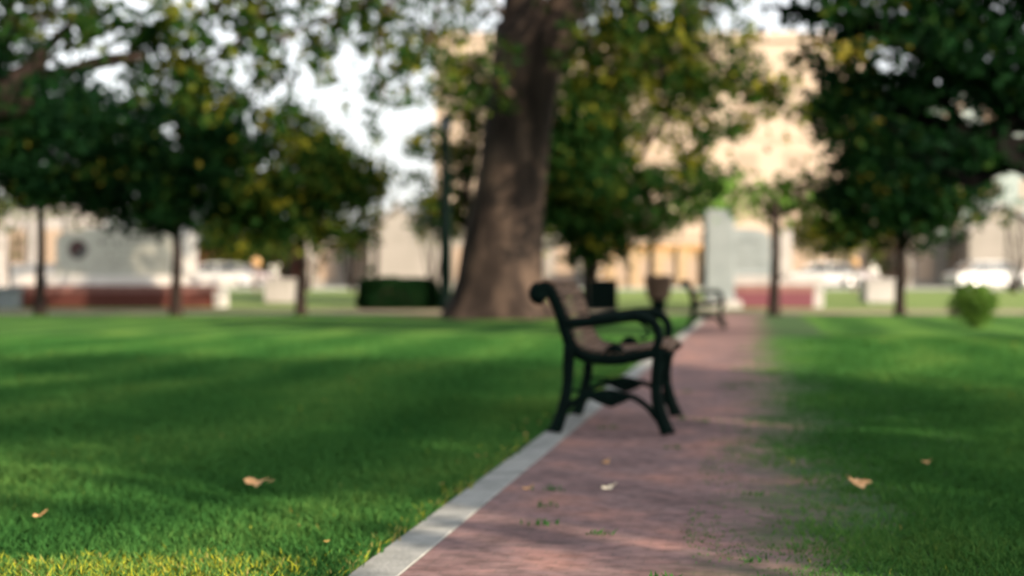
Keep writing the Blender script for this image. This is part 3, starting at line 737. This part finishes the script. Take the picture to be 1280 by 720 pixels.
# gabled porch of the cream building
sc = 95 / F; mb = MB(); x0, x1 = 0, (560 - 462) * sc
r = empty('gabled_porch', (gx(462, 93), 93, gz(93))); tag(r, 'cream gabled porch rising above the low building beside the hedge', 'porch')
h1 = CH + (350 - 290) * sc - .36; h2 = CH + (350 - 262) * sc - .36
mb.prism([(x0, -.1), (x0, h1), (x1 * .38, h2), (x1, h1), (x1, -.1)], 0, 2.6); mb.build('wall', M['cream'], r)
mb = MB()
for a, b in (((x0 - .3, h1 - .1), (x1 * .38, h2 + .2)), ((x1 * .38, h2 + .2), (x1 + .3, h1 - .1))):
    mb.prism([a, (a[0], a[1] + .18), (b[0], b[1] + .18), b], -.3, 2.7)
mb.build('roof', M['stone_white'], r)
building('colonnade_building', 'tan low building with ochre cornice beyond the litter bin', 762, 880, 90, 312, 'tan', depth=3, pil=4, cornice='ochre')
building('low_building', 'low cream building with pilasters at the right edge', 1136, 1420, 96, 296, 'cream', depth=9, pil=7)
sc = 93 / F; r = empty('gabled_porch', (gx(1212, 93), 93, gz(93))); tag(r, 'cream gabled porch of the building at the right edge', 'porch')
mb = MB(); mb.prism([(x0, -.1), (x0, h1), (x1 * .38, h2), (x1, h1), (x1, -.1)], 0, 2.6); mb.build('wall', M['cream'], r)
mb = MB()
for a, b in (((x0 - .3, h1 - .1), (x1 * .38, h2 + .2)), ((x1 * .38, h2 + .2), (x1 + .3, h1 - .1))):
    mb.prism([a, (a[0], a[1] + .18), (b[0], b[1] + .18), b], -.3, 2.7)
mb.build('roof', M['stone_white'], r)
building('white_building', 'bright white building behind the left end of the stone sign', -90, 88, 92, 262, 'stone_white', depth=8, pil=4)
building('grey_building', 'grey panelled office block behind the trees at the right edge', 1120, 1500, 130, 120, 'greywall', depth=16, storeys=5, bays=8)
building('brick_building', 'dark reddish low building behind the parked cars at left', 240, 388, 105, 305, 'brick_red', depth=8)
building('brick_building', 'dark reddish low building behind the parked cars at right', 992, 1136, 105, 305, 'brick_red', depth=8)

# ------------------------------------------------------------------ trees
def B(px, py, d, rx, rz=None, g=0, dn=1.0, ry=None):
    """crown blob given at photo px, radii in px at distance d"""
    k = d / F
    return (at(px, py, d), (rx * k, (ry or rx) * k, (rz or rx) * k), g, dn)
YG = 'young trees along the far edge of the lawn'
def ybase(px, py): d = CH * F / (py - 350); return (gx(px, d), d, 0)
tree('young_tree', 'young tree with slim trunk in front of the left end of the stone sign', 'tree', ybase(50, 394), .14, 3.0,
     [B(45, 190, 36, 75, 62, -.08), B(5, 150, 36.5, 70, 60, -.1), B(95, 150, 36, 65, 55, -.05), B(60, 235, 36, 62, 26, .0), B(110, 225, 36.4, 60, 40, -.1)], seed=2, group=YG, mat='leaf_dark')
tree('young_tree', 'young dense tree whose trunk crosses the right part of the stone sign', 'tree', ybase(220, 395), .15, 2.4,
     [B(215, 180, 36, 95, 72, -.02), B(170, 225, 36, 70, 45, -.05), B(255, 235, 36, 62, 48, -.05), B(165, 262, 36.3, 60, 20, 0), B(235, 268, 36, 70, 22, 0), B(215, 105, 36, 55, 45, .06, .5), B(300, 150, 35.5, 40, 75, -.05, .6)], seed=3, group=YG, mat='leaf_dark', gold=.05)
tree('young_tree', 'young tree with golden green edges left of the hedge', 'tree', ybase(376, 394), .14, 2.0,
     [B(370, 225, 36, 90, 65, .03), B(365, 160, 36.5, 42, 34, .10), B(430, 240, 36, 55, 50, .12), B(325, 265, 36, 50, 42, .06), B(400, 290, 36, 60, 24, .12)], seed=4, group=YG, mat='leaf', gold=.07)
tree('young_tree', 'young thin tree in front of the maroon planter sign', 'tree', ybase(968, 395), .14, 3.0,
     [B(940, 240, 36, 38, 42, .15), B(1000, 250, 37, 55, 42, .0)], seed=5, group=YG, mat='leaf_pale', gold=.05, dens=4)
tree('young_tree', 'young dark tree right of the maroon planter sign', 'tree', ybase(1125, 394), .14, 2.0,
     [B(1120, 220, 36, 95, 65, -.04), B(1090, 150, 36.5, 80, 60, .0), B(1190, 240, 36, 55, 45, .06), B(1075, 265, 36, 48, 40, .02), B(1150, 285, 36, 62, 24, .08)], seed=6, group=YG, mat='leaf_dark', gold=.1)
# small clump of rusty leaves at the thin tree
# golden bushes and small trees behind
def bush(px, py, d, r, mat, label, seed, group=None, rz=None, stem=1.0, dens=3.0):
    k = d / F; c = at(px, py, d); zb = gz(d)
    root = empty('bush', (c.x, d, zb)); tag(root, label, 'bush', group)
    rg = np.random.default_rng(seed); P, T = cloud([((0, 0, c.z - zb), (r * k, r * k, (rz or r) * k))], 24, .16, dens, rg)
    P[:, 2] = np.maximum(P[:, 2], .05)
    leaf_mesh('foliage', P, T, .13, M[mat], rg, root)
    mb = MB(); rnd = random.Random(seed)
    for i in range(6): limb(mb, (rnd.uniform(-.1, .1), rnd.uniform(-.1, .1), -.1), (rnd.uniform(-.6, .6) * r * k, rnd.uniform(-.6, .6) * r * k, c.z - zb + rnd.uniform(-.3, .5) * r * k), .05, .02, rnd, seg=5)
    mb.build('stem', M['bark_dark'], root)
bush(352, 312, 56, 26, 'leaf_gold', 'golden yellow bush behind the pale planter at left', 21, rz=30)
bush(1100, 312, 56, 26, 'leaf_gold', 'golden yellow bush behind the pale planter at right', 22, rz=30)
bush(384, 325, 70, 20, 'leaf_rust', 'rust brown bush behind the slim tree trunk left of the hedge', 23, rz=30)
bush(1128, 325, 70, 20, 'leaf_rust', 'rust brown bush behind the slim trunk right of the brick path', 24, rz=30)
bush(440, 268, 62, 34, 'leaf_gold', 'golden crown of a small tree behind the hedge', 25, rz=22)
bush(540, 290, 60, 30, 'leaf', 'green bush behind the lamp post', 26, rz=28)
bush(15, 285, 60, 28, 'leaf_gold', 'golden bush at the left edge behind the grey block', 27, rz=40)
bush(120, 262, 58, 60, 'leaf_gold', 'wide golden foliage behind the arched stone sign', 28, rz=26)
bush(1268, 265, 60, 26, 'leaf_gold', 'golden bush at the right edge behind the lawn', 29, rz=22)
# round pale shrub at the right
r = empty('round_shrub', (gx(1217, 27), 27, 0)); tag(r, 'round green clipped shrub on the right lawn near the edge of the photo', 'shrub')
rg = np.random.default_rng(31); P, T = cloud([((0, 0, .42), (.44, .40, .44))], 30, .05, 620, rg); P[:, 2] = np.maximum(P[:, 2], .02)
leaf_mesh('foliage', P, T - .05, .055, M['leaf_pale'], rg, r)
MB().tube([(0, 0, -.05), (0, 0, .4)], [.05, .02], 7).build('stem', M['bark_dark'], r)

# dark tree behind the bench
tree('dark_tree', 'dark dense tree directly right of the big trunk behind the planter box', 'tree', (gx(738, 44), 44, 0), .26, 3.0,
     [B(738, 235, 44, 65, 70, -.15, 1.6), B(720, 150, 44, 60, 60, -.05, 1.2), B(785, 130, 44, 70, 55, .12, .45), B(770, 60, 44, 90, 50, .16, .3), B(855, 110, 44, 45, 34, .1, .3),
      B(850, 225, 44, 60, 22, -.1, .9), B(800, 270, 44, 60, 22, -.06, .7), B(745, 300, 44, 50, 28, -.15, 1.3), B(895, 235, 44, 30, 20, .0, .8)],
     seed=7, mat='leaf', gold=.12, twigs=22, clump=.34, size=.24, dens=7.0)
tree('slender_tree', 'slender leafy tree beside the lamp post left of the big trunk', 'tree', (gx(585, 47), 47, gz(47)), .15, 3.2,
     [B(535, 180, 47, 34, 20, .1, .8), B(580, 200, 47, 42, 26, 0, .9), B(590, 105, 47, 36, 42, .05, .9), B(560, 265, 47, 44, 34, .05, 1), B(600, 150, 47, 30, 30, 0, 1), B(515, 215, 47, 22, 14, .1, .6)], seed=8, mat='leaf', gold=.12)

# big sycamore: trunk, forks, high crown and drooping sprays
def sycamore():
    d = 33.5; base = Vector((gx(622, d), d, 0)); k = d / F
    root = empty('big_sycamore', base); tag(root, 'huge leaning sycamore with thick mottled brown trunk at the far lawn edge', 'tree')
    mb = MB(); rnd = random.Random(4)
    L = lambda px, py, dd=0: at(px, py, d) + Vector((0, dd, 0)) - base
    cen = [(622, 402, 82), (622, 392, 70), (622, 375, 60), (624, 350, 55), (628, 310, 50), (634, 260, 46), (641, 210, 44), (648, 150, 43), (656, 100, 44), (663, 60, 46), (668, 30, 50)]
    pts = [L(a, b) for a, b, c in cen]
    seg = 28; V = []
    for i, (p, (_, _, w)) in enumerate(zip(pts, cen)):
        for s_ in range(seg):
            an = s_ / seg * 2 * math.pi
            fl = max(0, 1 - i / 3.5)
            r = w * k * (1 + .16 * fl * math.sin(an * 5 + .8) + .05 * noise.noise(Vector((math.cos(an) * 2, math.sin(an) * 2, i * .6))))
            V.append(p + Vector((math.cos(an) * r, math.sin(an) * r, 0)))
    n = len(pts); Fc = [(i * seg + q, i * seg + (q + 1) % seg, (i + 1) * seg + (q + 1) % seg, (i + 1) * seg + q) for i in range(n - 1) for q in range(seg)]
    mb.add(V, Fc + [tuple(range((n - 1) * seg, n * seg))], True)
    top = pts[-1] - Vector((0, 0, .5))
    mb.tube(crom([top + Vector((-.3, 0, -.4)), L(655, -20), L(640, -100, 1), L(600, -230, 2), L(560, -330, 1)], 4), [.58 - .022 * i for i in range(17)], 14, wob=.15)
    mb.tube(crom([top + Vector((.3, 0, -.4)), L(712, -10), L(745, -80, -1), L(800, -200, -2), L(850, -320, -2)], 4), [.56 - .022 * i for i in range(17)], 14, wob=.15)
    # drooping branches (photo px, distance) that carry the leaf sprays
    BR = [
      [(640, -120, 31), (560, -50, 29), (500, -15, 28), (430, 15, 27), (370, 40, 27), (330, 75, 27), (318, 120, 27)],
      [(620, -160, 31), (520, -90, 28), (420, -50, 26), (330, -20, 25), (260, 15, 25), (200, 40, 25), (140, 55, 25)],
      [(600, -160, 31), (450, -110, 27), (300, -60, 25), (180, -25, 24), (90, 5, 24), (30, 30, 24)],
      [(600, -90, 30), (555, -20, 29), (540, 40, 29), (520, 80, 29), (505, 112, 29)],
      [(520, -60, 29), (490, 0, 28), (470, 55, 28), (480, 110, 28), (470, 135, 28)],
      [(450, -60, 28), (430, 0, 28), (415, 60, 28), (400, 95, 28)],
      [(760, -80, 32), (775, -20, 31), (800, 20, 31), (830, 50, 31), (850, 75, 31), (905, 135, 31)],
      [(745, -80, 32), (735, -20, 31), (730, 30, 31), (745, 70, 31), (720, 100, 31)],
      [(800, -100, 32), (860, -40, 31), (890, -5, 31), (880, 15, 31)],
      [(350, -60, 26), (330, 0, 26), (300, 50, 26), (240, 85, 26), (200, 100, 26)],
      [(640, -40, 32), (610, -10, 31), (628, 15, 31), (600, 15, 31)],
      [(830, -80, 31), (850, 10, 30), (880, 60, 30), (915, 95, 30), (960, 100, 30), (985, 130, 30)],
      [(790, -90, 31), (790, 0, 30), (815, 70, 30), (850, 110, 30), (890, 150, 30), (880, 190, 30)],
      [(640, 120, 31.5), (610, 95, 31.0), (590, 80, 31.0), (575, 75, 31.0)],
    ]
    P = []; T = []; rg = np.random.default_rng(9)
    dens = [.42, .5, .55, .4, .3, .28, .8, .4, .6, .65, .05, .6, .6, .5]
    for br, dn in zip(BR, dens):
        pp = crom([at(*q) - base for q in br], 6); m = len(pp)
        mb.tube(pp, [.09 * (1 - .85 * i / m) for i in range(m)], 6)
        for i in range(4, m):
            for c in range(int(5 * dn * (1 + rg.random()))):
                off = rg.normal(size=3) * np.array([.42, .6, .34]); off[2] -= .08
                cc = np.array(pp[i]) + off; nl = int(rg.uniform(3, 15))
                P.append(cc + rg.normal(size=(nl, 3)) * .13); T.append(rg.normal(.36 + (rg.random() < .25) * .3, .12, nl))
                if rg.random() < .3: mb.tube([pp[i], Vector(cc)], .012, 4)
    # high crown
    bl = []
    for i in range(26):
        a = rnd.uniform(0, 2 * math.pi); rr = rnd.uniform(0, 9) 
        bl.append((base + Vector((.8 + math.cos(a) * rr, math.sin(a) * rr * .9, rnd.uniform(9.6, 17) - rr * .16)), (2.3, 2.3, 1.5), 0, 1))
    for sx, sz, LL in ((-14, 1, 19), (-13, 2.4, 18), (-12, .8, 20), (-11, 2.2, 18.5), (-10, 1, 20), (-9, 2.2, 18.5), (-12.4, 1.6, 22), (-9.8, .6, 18.5), (-13.6, 1.8, 21)):  # unseen clumps added above the view to shade the left sign
        bl.append((Vector((sx + .741 * LL, 46 - .671 * LL, sz + .404 * LL + .35)), (1.5, 1.3, .9), 0, 2.2))
    for i in range(14):
        c = bl[i][0] - base; limb(mb, (0.5, 0, 8.5 + rnd.random() * 2), c, .22, .06, rnd)
    P2, T2 = cloud(bl, 26, .5, .55, rg, .1)
    P.append(P2 - np.array(base)); T.append(T2)
    mb.build('trunk', M['bark'], root)
    leaf_mesh('crown', np.concatenate(P), np.concatenate(T), .21, M['leaf'], rg, root)
sycamore()

# nearer trees whose crowns hang into the picture from both sides
def right_limbs(mb, org, rnd):
    for pl in ([(1330, 215, 20), (1260, 205, 20), (1215, 225, 20), (1180, 215, 20), (1140, 190, 20.3), (1108, 150, 20.5)],
               [(1215, 225, 20), (1205, 185, 20.2), (1190, 140, 20.3), (1160, 100, 20)], [(1330, 235, 20), (1250, 190, 19.6), (1262, 165, 19.6)]):
        pts = crom([at(*q) - org for q in pl], 4); m = len(pts)
        mb.tube(pts, [.15 * (1 - .75 * i / m) for i in range(m)], 9, wob=.2)
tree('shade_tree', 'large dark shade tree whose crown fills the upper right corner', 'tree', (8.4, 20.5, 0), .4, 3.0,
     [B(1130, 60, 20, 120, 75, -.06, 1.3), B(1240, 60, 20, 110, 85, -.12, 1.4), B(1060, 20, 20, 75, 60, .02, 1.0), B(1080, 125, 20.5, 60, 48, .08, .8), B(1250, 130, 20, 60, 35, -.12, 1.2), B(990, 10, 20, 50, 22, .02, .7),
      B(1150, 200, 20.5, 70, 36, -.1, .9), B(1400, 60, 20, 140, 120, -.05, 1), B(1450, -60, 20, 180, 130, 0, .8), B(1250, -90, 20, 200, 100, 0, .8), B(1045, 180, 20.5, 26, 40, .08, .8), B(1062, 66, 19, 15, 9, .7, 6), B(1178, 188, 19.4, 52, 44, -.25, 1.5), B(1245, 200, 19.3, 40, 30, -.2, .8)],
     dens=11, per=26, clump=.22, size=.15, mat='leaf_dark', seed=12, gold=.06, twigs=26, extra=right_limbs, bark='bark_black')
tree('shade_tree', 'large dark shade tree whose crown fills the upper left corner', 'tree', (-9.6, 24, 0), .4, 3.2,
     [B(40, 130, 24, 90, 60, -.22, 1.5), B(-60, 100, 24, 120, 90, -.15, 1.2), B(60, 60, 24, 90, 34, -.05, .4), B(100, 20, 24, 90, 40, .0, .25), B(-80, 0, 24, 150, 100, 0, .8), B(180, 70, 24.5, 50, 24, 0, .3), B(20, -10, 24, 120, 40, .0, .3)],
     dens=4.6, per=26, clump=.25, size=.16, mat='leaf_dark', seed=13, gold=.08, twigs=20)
# trees outside the frame on the sunny side that shade the lawn
off = [(15.6, -1.2, 'broad tree outside the photo, the farthest one beside the lawn'), (13.4, -4.2, 'broad tree outside the photo, the middle one beside the lawn'), (9.6, -3.0, 'broad tree outside the photo, closest to the camera')]
for i, (x, y, lb) in enumerate(off):
    rnd = random.Random(40 + i)
    bl = [((x + rnd.uniform(-2, 2), y + rnd.uniform(-1.8, 1.8), rnd.uniform(2.8, 10.2)), (1.8, 1.8, 1.5), 0, 1) for _ in range(17)]
    if i >= 1: bl = [((x + .74 * a_ + .67 * b_, y - .67 * a_ + .74 * b_, z_), (1.15, 1.15, 1.1), 0, 2) for a_, b_, z_ in [(rnd.uniform(-1.6, 1.6), rnd.uniform(-.35, 1.1) if i == 2 else rnd.uniform(-.9, 1.6), 2.6 + 6.4 * q / 15) for q in range(16)]]
    tree('lawn_tree', lb, 'tree', (x, y, 0), .3, 3.0, bl, per=16, dens=.9, clump=.45, size=.34, mat='leaf', seed=50 + i, group='trees beside the lawn outside the picture')

# far tree line
for i, (px, py, d, r_, mt) in enumerate([(-60, 240, 74, 70, 'leaf'), (300, 300, 92, 60, 'leaf'), (470, 215, 72, 24, 'leaf_dark'), (1035, 285, 92, 55, 'leaf'), (640, 270, 75, 60, 'leaf'), (880, 250, 78, 40, 'leaf_pale'), (812, 290, 80, 22, 'leaf')]):
    lb = ['far tree at the left edge beyond the white building front', 'far green tree behind the parked cars at left', 'far dark tree top above the hedge', 'far green tree behind the parked cars at right',
          'far tree hidden mostly by the big trunk', 'far pale green tree left of the grey slab', 'small far tree over the tan building'][i]
    k = d / F; c = at(px, py, d)
    tree('far_tree', lb, 'tree', (c.x, d, gz(d)), .16, c.z * .6, [(c, (r_ * k, r_ * k, r_ * k * .7), .05, 1), (c + Vector((r_ * k * .5, 0, -.3)), (r_ * k * .6, r_ * k * .6, r_ * k * .5), .05, 1)],
         dens=1.6, per=28, clump=.45, size=.32, mat=mt, seed=70 + i, gold=.15, twigs=6)

# ------------------------------------------------------------------ light, sky, camera
SUN_AZ = math.atan2(.74, -.67)     # direction to the sun in x,y measured below
to_sun = Vector((.74, -.67, 0)).normalized(); EL = R(22)
sdir = Vector((to_sun.x * math.cos(EL), to_sun.y * math.cos(EL), math.sin(EL)))
sun = bpy.data.lights.new('sun', 'SUN'); sun.energy = 4.7; sun.angle = R(.6); sun.color = (1, .80, .58)
so = bpy.data.objects.new('sun', sun); COL.objects.link(so)
so.rotation_euler = (-sdir).to_track_quat('-Z', 'Y').to_euler()
w = bpy.data.worlds.new('World'); S.world = w; w.use_nodes = True; nt = w.node_tree
sky = nt.nodes.new('ShaderNodeTexSky'); sky.sky_type = 'NISHITA'; sky.sun_disc = False
sky.sun_elevation = EL; sky.sun_rotation = math.atan2(to_sun.x, to_sun.y)
sky.air_density = 1.0; sky.dust_density = 2.5; sky.ozone_density = .6
bg = nt.nodes['Background']; bg.inputs['Strength'].default_value = .13
hs = nt.nodes.new('ShaderNodeHueSaturation'); hs.inputs['Saturation'].default_value = .2
nt.links.new(sky.outputs[0], hs.inputs['Color']); nt.links.new(hs.outputs[0], bg.inputs[0])

cam = bpy.data.cameras.new('camera'); cam.sensor_width = 36; cam.lens = 50; cam.clip_end = 3000; cam.clip_start = .05
co = bpy.data.objects.new('camera', cam); COL.objects.link(co); co.location = (0, 0, CH)
co.rotation_euler = (R(90) - math.atan(10 / F), 0, 0)
cam.dof.use_dof = True; cam.dof.focus_distance = 3.5; cam.dof.aperture_fstop = 1.68; cam.dof.aperture_blades = 0
S.camera = co
S.render.engine = 'CYCLES'
S.cycles.use_denoising = True; S.cycles.max_bounces = 6; S.cycles.transparent_max_bounces = 4
S.cycles.sample_clamp_indirect = 6
S.view_settings.view_transform = 'Standard'; S.view_settings.look = 'None'
S.view_settings.exposure = 1.32; S.view_settings.gamma = 1
